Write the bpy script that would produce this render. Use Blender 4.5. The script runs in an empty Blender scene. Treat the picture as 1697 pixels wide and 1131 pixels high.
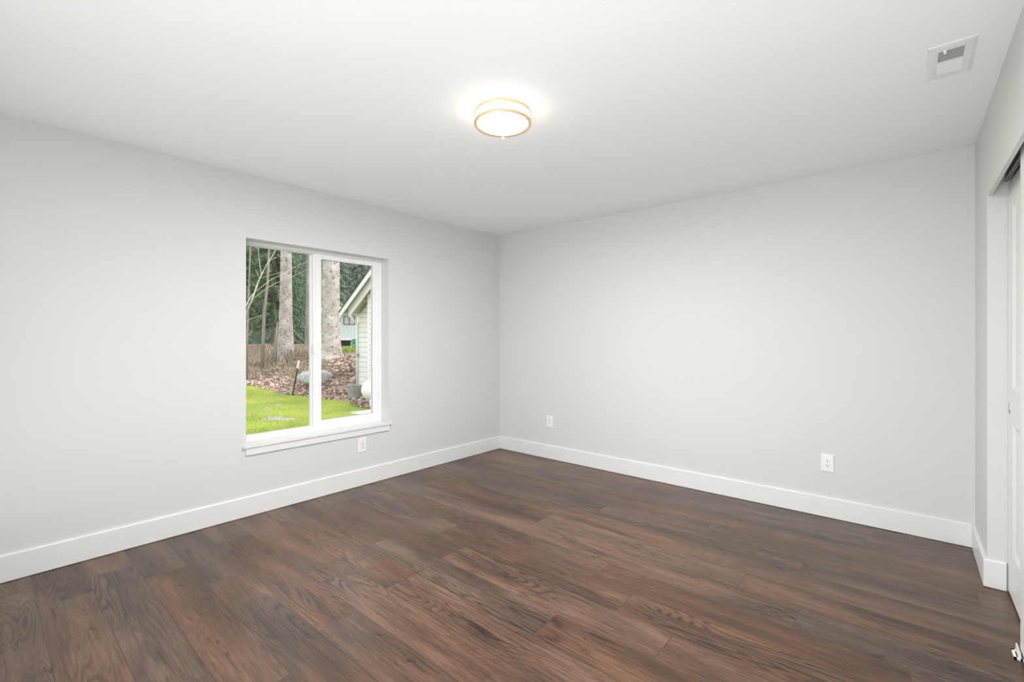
import bpy, math, random
from mathutils import Vector, Matrix, noise

S = bpy.context.scene
C = S.collection
rnd = random.Random(7)

# ------------------------------------------------------------------ camera
CAM = Vector((3.57, -3.94, 1.272))
YAW = math.radians(40.65)
FW = Vector((-math.sin(YAW), math.cos(YAW), 0))
RT = Vector((math.cos(YAW), math.sin(YAW), 0))
FPX = 764.6
cd = bpy.data.cameras.new('camera')
cd.sensor_width = 36.0
cd.lens = 36.0 * FPX / 1697.0
cd.shift_y = -5.5 / 1697.0
cd.clip_start = 0.02
cam = bpy.data.objects.new('camera', cd)
C.objects.link(cam)
cam.location = CAM
cam.rotation_euler = (math.radians(90), 0, YAW)
S.camera = cam

# ------------------------------------------------------------------ light
S.view_settings.view_transform = 'Standard'
S.view_settings.look = 'None'
S.view_settings.gamma = 1.0
S.view_settings.exposure = 0.06
S.view_settings.use_curve_mapping = False

W = bpy.data.worlds.new('overcast_sky')
S.world = W
W.use_nodes = True
bg = W.node_tree.nodes['Background']
bg.inputs[0].default_value = (0.93, 0.97, 1.0, 1)
bg.inputs[1].default_value = 1.8

def add_sun():
    l = bpy.data.lights.new('sun', 'SUN')
    l.energy = 2.3
    l.angle = math.radians(25)
    l.color = (1.0, 0.97, 0.92)
    o = bpy.data.objects.new('sun', l)
    C.objects.link(o)
    d = Vector((-0.78, -0.28, -0.65))
    o.rotation_euler = d.to_track_quat('-Z', 'Y').to_euler()
    o.location = (5, 5, 12)
add_sun()

def area(name, loc, direction, sx, sy, watts, col):
    l = bpy.data.lights.new(name, 'AREA')
    l.shape = 'RECTANGLE'
    l.size, l.size_y, l.energy, l.color = sx, sy, watts, col
    o = bpy.data.objects.new(name, l)
    C.objects.link(o)
    o.location = loc
    o.rotation_euler = Vector(direction).to_track_quat('-Z', 'Y').to_euler()
# added fill lights behind the camera, tilted up to brighten ceiling and walls
area('rear_fill_light', (3.02, -4.39, 0.42), (0, 1, 1.2), 1.35, 0.5, 49.0, (0.97, 0.99, 1.0))
area('rear_fill_light', (1.15, -4.39, 0.45), (0, 1, 0.9), 1.5, 0.6, 5.0, (0.97, 0.99, 1.0))
LAMP_STRENGTH = 440.0
LAMP_SIDE = 6.5

# ------------------------------------------------------------------ materials
def mat(name):
    m = bpy.data.materials.new(name)
    m.use_nodes = True
    nt = m.node_tree
    for n in list(nt.nodes):
        nt.nodes.remove(n)
    out = nt.nodes.new('ShaderNodeOutputMaterial')
    b = nt.nodes.new('ShaderNodeBsdfPrincipled')
    nt.links.new(b.outputs[0], out.inputs[0])
    return m, nt, b, out

def node(nt, kind, **kw):
    n = nt.nodes.new(kind)
    for k, v in kw.items():
        setattr(n, k, v)
    return n

def math_(nt, op, a, b=None, c=None):
    n = nt.nodes.new('ShaderNodeMath')
    n.operation = op
    for i, v in enumerate((a, b, c)):
        if v is None:
            continue
        if isinstance(v, (int, float)):
            n.inputs[i].default_value = v
        else:
            nt.links.new(v, n.inputs[i])
    return n.outputs[0]

def ramp(nt, fac, stops):
    r = nt.nodes.new('ShaderNodeValToRGB')
    els = r.color_ramp.elements
    while len(els) < len(stops):
        els.new(0.5)
    for e, (p, c) in zip(els, stops):
        e.position = p
        e.color = (c[0], c[1], c[2], 1)
    nt.links.new(fac, r.inputs[0])
    return r.outputs[0]

def noisy(name, c1, c2, scale=5.0, rough=0.6, bump=0.0, detail=4.0, metal=0.0, stretch=None, spec=None):
    m, nt, b, out = mat(name)
    tc = node(nt, 'ShaderNodeTexCoord')
    src = tc.outputs['Object']
    if stretch:
        mp = node(nt, 'ShaderNodeMapping')
        mp.inputs['Scale'].default_value = stretch
        nt.links.new(src, mp.inputs[0])
        src = mp.outputs[0]
    n = node(nt, 'ShaderNodeTexNoise')
    n.inputs['Scale'].default_value = scale
    n.inputs['Detail'].default_value = detail
    nt.links.new(src, n.inputs['Vector'])
    col = ramp(nt, n.outputs['Fac'], [(0.3, c1), (0.7, c2)])
    nt.links.new(col, b.inputs['Base Color'])
    b.inputs['Roughness'].default_value = rough
    b.inputs['Metallic'].default_value = metal
    if spec is not None:
        b.inputs['Specular IOR Level'].default_value = spec
    if bump:
        bp = node(nt, 'ShaderNodeBump')
        bp.inputs['Strength'].default_value = bump
        bp.inputs['Distance'].default_value = 0.01
        nt.links.new(n.outputs['Fac'], bp.inputs['Height'])
        nt.links.new(bp.outputs[0], b.inputs['Normal'])
    return m

def flat(name, c, rough=0.5, metal=0.0, spec=None):
    d = tuple(x * 0.97 for x in c)
    return noisy(name, d, c, 9.0, rough, 0.0, 2.0, metal, None, spec)

M = {}
M['wall'] = noisy('wall_paint', (0.667, 0.671, 0.658), (0.682, 0.686, 0.673), 120.0, 0.75, 0.03, 2.0, spec=0.25)
M['ceiling'] = noisy('ceiling_paint', (0.885, 0.89, 0.895), (0.90, 0.905, 0.91), 140.0, 0.85, 0.03, 2.0, spec=0.15)
M['trim'] = flat('white_trim_paint', (0.80, 0.80, 0.795), 0.35)
M['vinyl'] = flat('white_vinyl', (0.87, 0.87, 0.885), 0.35)
M['door'] = flat('white_door_paint', (0.80, 0.80, 0.785), 0.4)
M['plastic'] = flat('white_plastic', (0.86, 0.85, 0.85), 0.3)
M['slot'] = flat('dark_slot', (0.05, 0.045, 0.045), 0.6)
M['chrome'] = flat('chrome', (0.75, 0.75, 0.76), 0.12, 1.0)
M['zinc'] = flat('zinc_plated_steel', (0.70, 0.71, 0.73), 0.3, 0.6)
M['track'] = flat('brushed_aluminium', (0.36, 0.34, 0.33), 0.35, 0.7)
M['gasket'] = flat('grey_gasket', (0.22, 0.22, 0.22), 0.6)
M['brass'] = flat('warm_brushed_metal', (0.93, 0.66, 0.42), 0.35, 0.6)
M['vent_paint'] = flat('vent_enamel', (0.80, 0.81, 0.80), 0.35)
M['dark'] = flat('dark_duct', (0.10, 0.10, 0.11), 0.8)

def glass_mat():
    m, nt, b, out = mat('window_glass')
    nt.nodes.remove(b)
    tr = node(nt, 'ShaderNodeBsdfTransparent')
    tr.inputs[0].default_value = (0.97, 0.985, 0.98, 1)
    gl = node(nt, 'ShaderNodeBsdfGlossy')
    gl.inputs['Roughness'].default_value = 0.02
    fr = node(nt, 'ShaderNodeFresnel')
    fr.inputs[0].default_value = 1.35
    mx = node(nt, 'ShaderNodeMixShader')
    nt.links.new(fr.outputs[0], mx.inputs[0])
    nt.links.new(tr.outputs[0], mx.inputs[1])
    nt.links.new(gl.outputs[0], mx.inputs[2])
    nt.links.new(mx.outputs[0], out.inputs[0])
    return m
M['glass'] = glass_mat()

def emit_mat(name, strength):
    m, nt, b, out = mat(name)
    b.inputs['Base Color'].default_value = (0.9, 0.9, 0.88, 1)
    b.inputs['Roughness'].default_value = 0.5
    b.inputs['Emission Color'].default_value = (1.0, 0.985, 0.95, 1)
    b.inputs['Emission Strength'].default_value = strength
    return m
M['lamp'] = emit_mat('lit_frosted_diffuser', LAMP_STRENGTH)
M['lamp_side'] = emit_mat('lit_frosted_rim', LAMP_SIDE)

def floor_mat():
    m, nt, b, out = mat('walnut_plank_floor')
    L = nt.links.new
    tc = node(nt, 'ShaderNodeTexCoord')
    sx = node(nt, 'ShaderNodeSeparateXYZ')
    L(tc.outputs['Object'], sx.inputs[0])
    X, Y = sx.outputs[0], sx.outputs[1]
    PW, PL = 0.194, 1.28
    yy = math_(nt, 'DIVIDE', math_(nt, 'ADD', Y, 0.06 + 30 * PW), PW)
    row = math_(nt, 'FLOOR', yy)
    fy = math_(nt, 'SUBTRACT', yy, row)
    wn = node(nt, 'ShaderNodeTexWhiteNoise', noise_dimensions='1D')
    L(row, wn.inputs['W'])
    xx = math_(nt, 'ADD', math_(nt, 'DIVIDE', X, PL), math_(nt, 'MULTIPLY', wn.outputs['Value'], 7.0))
    colu = math_(nt, 'FLOOR', xx)
    fx = math_(nt, 'SUBTRACT', xx, colu)
    cb = node(nt, 'ShaderNodeCombineXYZ')
    L(row, cb.inputs[0]); L(colu, cb.inputs[1])
    wp = node(nt, 'ShaderNodeTexWhiteNoise', noise_dimensions='2D')
    L(cb.outputs[0], wp.inputs['Vector'])
    sc = node(nt, 'ShaderNodeSeparateColor')
    L(wp.outputs['Color'], sc.inputs[0])
    r1, r2, r3 = sc.outputs[0], sc.outputs[1], sc.outputs[2]
    # plank-local coordinates, shifted per plank so that every board has its own figure
    def coords(kx, ky):
        c = node(nt, 'ShaderNodeCombineXYZ')
        L(math_(nt, 'ADD', math_(nt, 'MULTIPLY', X, kx), math_(nt, 'MULTIPLY', r1, 37.0)), c.inputs[0])
        L(math_(nt, 'ADD', math_(nt, 'MULTIPLY', Y, ky), math_(nt, 'MULTIPLY', r2, 53.0)), c.inputs[1])
        L(math_(nt, 'MULTIPLY', r3, 19.0), c.inputs[2])
        return c.outputs[0]
    def nz(vec, scale, detail, rough=0.55, dist=0.0):
        n = node(nt, 'ShaderNodeTexNoise')
        n.inputs['Scale'].default_value = scale
        n.inputs['Detail'].default_value = detail
        n.inputs['Roughness'].default_value = rough
        n.inputs['Distortion'].default_value = dist
        L(vec, n.inputs['Vector'])
        return n.outputs['Fac']
    broad = nz(coords(0.75, 6.5), 1.0, 2.0, 0.45, 0.12)          # the figure: arches and eyes
    rings = math_(nt, 'SINE', math_(nt, 'MULTIPLY', broad, 170.0))
    rings = math_(nt, 'ADD', math_(nt, 'MULTIPLY', rings, 0.5), 0.5)
    rings = math_(nt, 'POWER', rings, 2.6)
    cloud = nz(coords(1.2, 7.0), 1.0, 4.0, 0.6, 0.3)          # soft darker streaks
    fibre = nz(coords(5.0, 110.0), 1.0, 4.0, 0.65)             # fine pores along the board
    pore = nz(coords(22.0, 420.0), 1.0, 2.0, 0.6)
    strong = math_(nt, 'MULTIPLY', nz(coords(1.1, 3.2), 1.0, 1.0), 1.0)
    gate = node(nt, 'ShaderNodeMapRange')
    gate.inputs['From Min'].default_value = 0.47
    gate.inputs['From Max'].default_value = 0.68
    L(strong, gate.inputs['Value'])
    ringamt = math_(nt, 'MULTIPLY', math_(nt, 'ADD', math_(nt, 'MULTIPLY', gate.outputs[0], 0.27), 0.05), rings)
    v = math_(nt, 'MULTIPLY', cloud, 1.0)
    v = math_(nt, 'ADD', v, math_(nt, 'MULTIPLY', math_(nt, 'SUBTRACT', fibre, 0.5), 0.55))
    v = math_(nt, 'ADD', v, math_(nt, 'MULTIPLY', math_(nt, 'SUBTRACT', pore, 0.5), 0.45))
    v = math_(nt, 'SUBTRACT', v, ringamt)
    v = math_(nt, 'ADD', v, math_(nt, 'MULTIPLY', math_(nt, 'SUBTRACT', r3, 0.5), 0.10))
    # fine dark checks running with the grain
    ck = math_(nt, 'ABSOLUTE', math_(nt, 'SUBTRACT', nz(coords(0.8, 9.0), 1.0, 3.0, 0.5), 0.5))
    ck = math_(nt, 'LESS_THAN', ck, 0.0055)
    ckg = math_(nt, 'GREATER_THAN', nz(coords(1.6, 2.0), 1.0, 1.0), 0.57)
    v = math_(nt, 'SUBTRACT', v, math_(nt, 'MULTIPLY', math_(nt, 'MULTIPLY', ck, ckg), 0.22))
    col = ramp(nt, v, [(0.14, (0.017, 0.008, 0.004)), (0.34, (0.056, 0.0265, 0.0145)),
                       (0.50, (0.097, 0.047, 0.0255)), (0.74, (0.176, 0.092, 0.053))])
    # some boards greyer, some redder
    hs = node(nt, 'ShaderNodeHueSaturation')
    L(math_(nt, 'ADD', math_(nt, 'MULTIPLY', r2, 0.35), 0.80), hs.inputs['Saturation'])
    L(math_(nt, 'ADD', math_(nt, 'MULTIPLY', r1, 0.22), 0.90), hs.inputs['Value'])
    L(col, hs.inputs['Color'])
    # joints
    ey = math_(nt, 'MINIMUM', fy, math_(nt, 'SUBTRACT', 1.0, fy))
    ex = math_(nt, 'MINIMUM', fx, math_(nt, 'SUBTRACT', 1.0, fx))
    jy = math_(nt, 'LESS_THAN', ey, 0.0085)
    jx = math_(nt, 'LESS_THAN', ex, 0.0012)
    j = math_(nt, 'MAXIMUM', jy, jx)
    mx = node(nt, 'ShaderNodeMix', data_type='RGBA')
    L(math_(nt, 'MULTIPLY', j, 0.72), mx.inputs['Factor'])
    L(hs.outputs[0], mx.inputs['A'])
    mx.inputs['B'].default_value = (0.022, 0.014, 0.010, 1)
    L(mx.outputs['Result'], b.inputs['Base Color'])
    rg = math_(nt, 'ADD', math_(nt, 'MULTIPLY', fibre, 0.14), 0.24)
    L(rg, b.inputs['Roughness'])
    b.inputs['Specular IOR Level'].default_value = 0.55
    h = math_(nt, 'SUBTRACT', math_(nt, 'MULTIPLY', v, 0.6), math_(nt, 'MULTIPLY', j, 1.0))
    bp = node(nt, 'ShaderNodeBump')
    bp.inputs['Strength'].default_value = 0.30
    bp.inputs['Distance'].default_value = 0.0025
    L(h, bp.inputs['Height'])
    L(bp.outputs[0], b.inputs['Normal'])
    return m
M['floor'] = floor_mat()

# ------------------------------------------------------------------ mesh helpers
class MB:
    def __init__(self):
        self.v, self.f, self.s = [], [], []
    def add(self, vs, fs, smooth=False):
        o = len(self.v)
        self.v += [tuple(p) for p in vs]
        self.f += [tuple(i + o for i in f) for f in fs]
        self.s += [smooth] * len(fs)
        return self
    def box(self, x0, x1, y0, y1, z0, z1):
        x0, x1 = min(x0, x1), max(x0, x1); y0, y1 = min(y0, y1), max(y0, y1); z0, z1 = min(z0, z1), max(z0, z1)
        vs = [(x, y, z) for z in (z0, z1) for y in (y0, y1) for x in (x0, x1)]
        return self.add(vs, [(0, 2, 3, 1), (4, 5, 7, 6), (0, 1, 5, 4), (2, 6, 7, 3), (0, 4, 6, 2), (1, 3, 7, 5)])
    def bbox(self, x0, x1, y0, y1, z0, z1, r):
        """box with all edges chamfered by r"""
        cx, cy, cz = (x0 + x1) / 2, (y0 + y1) / 2, (z0 + z1) / 2
        import bmesh
        bm = bmesh.new()
        bmesh.ops.create_cube(bm, size=1.0)
        for v in bm.verts:
            v.co = Vector((cx + v.co.x * (x1 - x0), cy + v.co.y * (y1 - y0), cz + v.co.z * (z1 - z0)))
        bmesh.ops.bevel(bm, geom=bm.edges[:], offset=r, segments=2, affect='EDGES', profile=0.5)
        bm.verts.index_update()
        self.add([v.co[:] for v in bm.verts], [[v.index for v in f.verts] for f in bm.faces])
        bm.free()
        return self
    def prism(self, poly, axis, a, b):
        """extrude a 2-D polygon along axis 'x','y','z' between a and b"""
        def P(p, t):
            return {'x': (t, p[0], p[1]), 'y': (p[0], t, p[1]), 'z': (p[0], p[1], t)}[axis]
        n = len(poly)
        vs = [P(p, a) for p in poly] + [P(p, b) for p in poly]
        fs = [tuple(range(n))[::-1], tuple(range(n, 2 * n))]
        fs += [(i, (i + 1) % n, n + (i + 1) % n, n + i) for i in range(n)]
        return self.add(vs, fs)
    def tube(self, pts, radii, seg=8, caps=True, smooth=True):
        pts = [Vector(p) for p in pts]
        n = len(pts)
        if isinstance(radii, (int, float)):
            radii = [radii] * n
        vs, fs = [], []
        up = None
        for i, p in enumerate(pts):
            t = (pts[min(i + 1, n - 1)] - pts[max(i - 1, 0)]).normalized()
            if up is None:
                up = Vector((0, 0, 1)) if abs(t.z) < 0.9 else Vector((1, 0, 0))
            s = t.cross(up)
            if s.length < 1e-5:
                s = t.cross(Vector((0, 1, 0)))
            s.normalize()
            up = s.cross(t).normalized()
            for k in range(seg):
                a = 2 * math.pi * k / seg
                vs.append(p + (s * math.cos(a) + up * math.sin(a)) * radii[i])
        for i in range(n - 1):
            for k in range(seg):
                k2 = (k + 1) % seg
                fs.append((i * seg + k, i * seg + k2, (i + 1) * seg + k2, (i + 1) * seg + k))
        if caps:
            fs.append(tuple(range(seg))[::-1])
            fs.append(tuple((n - 1) * seg + k for k in range(seg)))
        return self.add(vs, fs, smooth)
    def lathe(self, prof, c=(0, 0, 0), seg=48, smooth=True, closed=False):
        vs, fs = [], []
        n = len(prof)
        for k in range(seg):
            a = 2 * math.pi * k / seg
            for r, z in prof:
                vs.append((c[0] + r * math.cos(a), c[1] + r * math.sin(a), c[2] + z))
        for k in range(seg):
            k2 = (k + 1) % seg
            for i in range(n if closed else n - 1):
                j = (i + 1) % n
                fs.append((k * n + i, k2 * n + i, k2 * n + j, k * n + j))
        return self.add(vs, fs, smooth)
    def build(self, name, material, parent=None):
        me = bpy.data.meshes.new(name)
        me.from_pydata(self.v, [], self.f)
        me.polygons.foreach_set('use_smooth', self.s)
        me.materials.append(material)
        me.update()
        o = bpy.data.objects.new(name, me)
        C.objects.link(o)
        if parent is not None:
            o.parent = parent
            o.matrix_parent_inverse = Matrix.Translation(-parent.location)
        return o

def tag(o, label=None, cat=None, group=None, kind=None):
    if label: o['label'] = label
    if cat: o['category'] = cat
    if group: o['group'] = group
    if kind: o['kind'] = kind
    return o

def empty(name, loc, label, cat, group=None, kind=None):
    o = bpy.data.objects.new(name, None)
    o.empty_display_size = 0.1
    C.objects.link(o)
    o.location = loc
    return tag(o, label, cat, group, kind)

def part_(mb, name, m, parent, label=None):
    """a part modelled about its thing's base point"""
    o = mb.build(name, m)
    o.parent = parent
    if label: o['label'] = label
    return o

# ------------------------------------------------------------------ the room
RW, RD, H = 3.877, 4.40, 2.44
WT = 0.16
# opening of the window in the left wall
WY0, WY1, WZ0, WZ1 = -2.684, -1.497, 0.500, 1.984
# closet opening in the right wall
CY1, CY0, CH = -0.565, -2.10, 1.995
# added glass door behind the camera, unseen, around the fill lights
QX0, QX1, QZ0, QZ1 = 0.35, 3.80, 0.0, 2.05

def structure(mb, name, m, label, cat):
    return tag(mb.build(name, m), label, cat, kind='structure')

structure(MB().box(-0.0, RW + 0.80, -RD, 0, -0.12, 0), 'floor', M['floor'],
          'dark brown wood plank floor running across the whole room', 'floor')
structure(MB().box(-WT, RW + 0.80, -RD - WT, WT, H, H + 0.15), 'ceiling', M['ceiling'],
          'smooth white ceiling above the empty room', 'ceiling')
w = MB()
w.box(-WT, 0, -RD - WT, WY0, -0.9, H).box(-WT, 0, WY1, WT, -0.9, H)
w.box(-WT, 0, WY0, WY1, -0.9, 0.4875).box(-WT, 0, WY0, WY1, WZ1, H)
structure(w, 'wall_left', M['wall'], 'pale grey wall with the window in it', 'wall')
structure(MB().box(0, RW + 0.80, 0, WT, -0.3, H), 'wall_back', M['wall'],
          'pale grey blank wall at the far side with two outlets', 'wall')
w = MB()
w.box(RW, RW + 0.118, CY1, 0, 0, H)
w.box(RW, RW + 0.118, -RD, CY0, 0, H)
w.box(RW, RW + 0.016, CY0, CY1, CH, H)
w.box(RW + 0.016, RW + 0.118, CY0, CY1, CH + 0.115, H)
structure(w, 'wall_right', M['wall'], 'shaded pale grey wall around the closet opening at the right', 'wall')
w = MB()
w.box(0, QX0, -RD - WT, -RD, 0, H).box(QX1, RW + 0.8, -RD - WT, -RD, 0, H)
w.box(QX0, QX1, -RD - WT, -RD, QZ1, H)
structure(w, 'wall_rear', M['wall'], 'pale grey wall behind the camera with an added glass door', 'wall')
structure(MB().box(RW + 0.72, RW + 0.80, -RD, 0, 0, H), 'wall_closet', M['wall'],
          'wall at the back of the closet behind the sliding doors', 'wall')

# baseboards (eased top edge)
BH, BT = 0.143, 0.015
def bb_prof(h=BH, t=BT):
    return [(0, 0.003), (t, 0.003), (t, h - 0.006), (t - 0.004, h - 0.001), (t - 0.007, h), (0, h)]
b_ = MB().prism([(x, z) for x, z in bb_prof()], 'y', -RD + 0.001, -0.001)
structure(b_, 'baseboard_left', M['trim'], 'white baseboard below the window wall', 'baseboard')
b_ = MB().prism([(-x, z) for x, z in bb_prof()], 'x', BT + 0.0002, RW - BT - 0.0002)
structure(b_, 'baseboard_back', M['trim'], 'white baseboard along the far blank wall', 'baseboard')
def corner_path(t):
    return [(RW - t, -0.001), (RW - t, CY1 - t), (RW + 0.066, CY1 - t)]
b_ = MB()                                   # returns into the opening with a mitred corner
loops = [(BT, 0.003), (BT, BH - 0.006), (BT - 0.004, BH - 0.001), (BT - 0.007, BH), (0.0, BH), (0.0, 0.003)]
vs, fs = [], []
for t, z in loops:
    vs += [(x, y, z) for x, y in corner_path(t)]
for i in range(len(loops)):
    j = (i + 1) % len(loops)
    for k in range(2):
        fs.append((i * 3 + k, i * 3 + k + 1, j * 3 + k + 1, j * 3 + k))
fs += [tuple(i * 3 for i in range(6)), tuple(i * 3 + 2 for i in range(6))[::-1]]
b_.add(vs, fs)
structure(b_, 'baseboard_right', M['trim'], 'short white baseboard wrapping into the closet opening', 'baseboard')
b_ = MB().prism([(-RD + x, z) for x, z in bb_prof()], 'x', 0.016, QX0 - 0.01)
structure(b_, 'baseboard_rear', M['trim'], 'white baseboard behind the camera', 'baseboard')

# ------------------------------------------------------------------ window in the left wall
FX = -0.119                         # room-side face of the vinyl frame
win = empty('window_1', (FX, (WY0 + WY1) / 2, WZ0), 'white two-pane sliding window looking onto the yard', 'window', kind='structure')
def ring(mb, x0, x1, y0, y1, z0, z1, t0, t1, tz0, tz1):
    """rectangular frame in the y/z plane: t0 left, t1 right, tz0 bottom, tz1 top member widths"""
    mb.box(x0, x1, y0, y0 + t0, z0, z1).box(x0, x1, y1 - t1, y1, z0, z1)
    mb.box(x0, x1, y0 + t0, y1 - t1, z0, z0 + tz0).box(x0, x1, y0 + t0, y1 - t1, z1 - tz1, z1)
    return mb
f_ = MB()
# outer frame, a stepped section
ring(f_, FX - 0.075, FX - 0.012, WY0, WY1, WZ0, WZ1, 0.032, 0.032, 0.040, 0.024)
ring(f_, FX - 0.012, FX, WY0, WY1, WZ0, WZ1, 0.022, 0.022, 0.030, 0.022)
f_.build('frame', M['vinyl'], win)
# fixed light (left): meeting stile + bead
f_ = MB().box(FX - 0.070, FX - 0.040, -2.138, -2.105, WZ0 + 0.040, WZ1 - 0.024)
ring(f_, FX - 0.066, FX - 0.046, WY0 + 0.032, -2.138, WZ0 + 0.040, WZ1 - 0.024, 0.008, 0.003, 0.006, 0.003)
fx_ = f_.build('fixed_sash', M['vinyl'], win)
MB().box(FX - 0.058, FX - 0.053, WY0 + 0.038, -2.140, WZ0 + 0.043, WZ1 - 0.026).build('pane', M['glass'], win)
g_ = MB(); ring(g_, FX - 0.052, FX - 0.050, WY0 + 0.036, -2.137, WZ0 + 0.043, WZ1 - 0.025, 0.004, 0.004, 0.004, 0.004)
g_.build('gasket', M['gasket'], fx_)
# sliding sash (right)
SY0, SY1, SZ0, SZ1 = -2.118, -1.520, WZ0 + 0.030, WZ1 - 0.022
f_ = MB()
ring(f_, FX - 0.036, FX - 0.006, SY0, SY1, SZ0, SZ1, 0.052, 0.062, 0.056, 0.038)
f_.box(FX - 0.036, FX - 0.014, SY0 - 0.012, SY0, SZ0, SZ1)            # interlock fin
sl = f_.build('sliding_sash', M['vinyl'], win)
MB().box(FX - 0.024, FX - 0.019, SY0 + 0.050, SY1 - 0.060, SZ0 + 0.054, SZ1 - 0.036).build('pane', M['glass'], win)
g_ = MB(); ring(g_, FX - 0.018, FX - 0.016, SY0 + 0.049, SY1 - 0.059, SZ0 + 0.053, SZ1 - 0.035, 0.006, 0.006, 0.006, 0.006)
g_.build('gasket', M['gasket'], sl)
l_ = MB().bbox(FX - 0.014, FX + 0.004, SY0 - 0.017, SY0 - 0.003, 1.145, 1.225, 0.003)
l_.bbox(FX - 0.008, FX + 0.010, SY0 - 0.014, SY0 - 0.006, 1.150, 1.175, 0.002)
l_.build('latch', M['plastic'], sl)

st = MB().prism([(FX - 0.002, WY0 + 0.001), (FX - 0.002, WY1 - 0.001), (0.0005, WY1 - 0.001), (0.0005, WY1 + 0.020), (0.024, WY1 + 0.020),
                 (0.024, WY0 - 0.021), (0.0005, WY0 - 0.021), (0.0005, WY0 + 0.001)], 'z', 0.488, 0.507)
structure(st, 'window_sill', M['trim'], 'white stool board along the bottom of the window', 'window sill')
structure(MB().bbox(0.0, 0.014, WY0 - 0.002, WY1 + 0.002, 0.434, 0.488, 0.002), 'trim_1', M['trim'],
          'white apron board under the window sill', 'trim')

# unseen glass door, added behind the camera to carry the fill light
w2 = empty('added_rear_door', ((QX0 + QX1) / 2, -RD - 0.08, 0), 'added white framed sliding glass door in the unseen wall behind the camera', 'door', kind='structure')
yA, yB = -RD - 0.11, -RD - 0.05
xm_ = (QX0 + QX1) / 2
for xa, xb in ((QX0, xm_ + 0.03), (xm_ - 0.03, QX1)):
    f_ = MB()
    f_.box(xa, xa + 0.06, yA, yB, 0, QZ1).box(xb - 0.06, xb, yA, yB, 0, QZ1)
    f_.box(xa + 0.06, xb - 0.06, yA, yB, 0, 0.08).box(xa + 0.06, xb - 0.06, yA, yB, QZ1 - 0.06, QZ1)
    f_.build('door_leaf', M['vinyl'], w2)
    MB().box(xa + 0.055, xb - 0.055, (yA + yB) / 2 - 0.003, (yA + yB) / 2 + 0.003, 0.075, QZ1 - 0.055).build('pane', M['glass'], w2)
    yA -= 0.0605; yB -= 0.0605

# ------------------------------------------------------------------ closet: track, doors, guide
def closet_door(name, label, x_front, y_edge, width, z0, z1, pull):
    """sliding two-panel door: front faces -x, far edge at y_edge, running towards -y"""
    th = 0.034
    o = empty(name, (x_front + th / 2, y_edge - width / 2, z0), label, 'door', kind='structure')
    ya, yb = y_edge - width, y_edge
    sw = 0.125
    rails = [(z0, z0 + 0.215), (0.852, 1.025), (z1 - 0.125, z1)]
    s_ = MB()
    s_.box(x_front, x_front + th, ya, ya + sw, z0, z1).box(x_front, x_front + th, yb - sw, yb, z0, z1)
    for a, b in rails:
        s_.box(x_front, x_front + th, ya + sw, yb - sw, a, b)
    for (a, b) in ((rails[0][1], rails[1][0]), (rails[1][1], rails[2][0])):
        y0, y1 = ya + sw, yb - sw
        d, wd = 0.009, 0.022
        outer = [(y0, a), (y1, a), (y1, b), (y0, b)]
        inner = [(y0 + wd, a + wd), (y1 - wd, a + wd), (y1 - wd, b - wd), (y0 + wd, b - wd)]
        vs = [(x_front, p[0], p[1]) for p in outer] + [(x_front + d, p[0], p[1]) for p in inner]
        s_.add(vs, [(i, 4 + i, 4 + (i + 1) % 4, (i + 1) % 4) for i in range(4)] + [(4, 7, 6, 5)])
        s_.box(x_front + d + 0.002, x_front + th - 0.006, y0, y1, a, b)
    s_.build('door_slab', M['door'], o)
    if pull:
        yc, zc = y_edge - 0.046, 0.925
        p_ = MB()
        seg = 28
        prof = [(0.0225, 0.000), (0.0225, -0.002), (0.020, -0.003), (0.018, -0.002), (0.016, -0.0005), (0.0, -0.0005)]
        vs, fs = [], []
        for k in range(seg):
            a = 2 * math.pi * k / seg
            for r, h in prof:
                vs.append((x_front + h, yc + r * math.cos(a) * 0.75, zc + r * 1.3 * math.sin(a)))
        n = len(prof)
        for k in range(seg):
            for i in range(n - 1):
                fs.append((k * n + i, ((k + 1) % seg) * n + i, ((k + 1) % seg) * n + i + 1, k * n + i + 1))
        p_.add(vs, fs, True)
        q_ = p_.build('pull_cup', M['chrome'], o)
        q_['label'] = 'oval chrome finger pull'
        d_ = MB()
        vs = [(x_front - 0.0010, yc + 0.75 * 0.015 * math.cos(2 * math.pi * k / 24), zc + 0.0195 * math.sin(2 * math.pi * k / 24)) for k in range(24)]
        d_.add(vs, [tuple(range(24))])
        d_.build('pull_recess', M['slot'], q_)
    # hanger: plate screwed to the back with a bent tongue up to the track
    for yh in (y_edge - 0.075, ya + 0.075):
        h_ = MB()
        h_.box(x_front + 0.006, x_front + 0.028, yh - 0.030, yh + 0.030, z1, z1 + 0.003)
        h_.box(x_front + 0.003, x_front + 0.006, yh - 0.030, yh + 0.030, z1 - 0.020, z1 + 0.040)
        h_.build('hanger', M['zinc'], o)
        sc = MB()
        for dy in (-0.013, 0.013):
            sc.lathe([(0.0, 0.0), (0.004, 0.0), (0.004, 0.003), (0, 0.003)], (x_front + 0.017, yh + dy, z1 + 0.003), 10)
        sc.build('screw', M['slot'], o)
    return o

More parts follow.
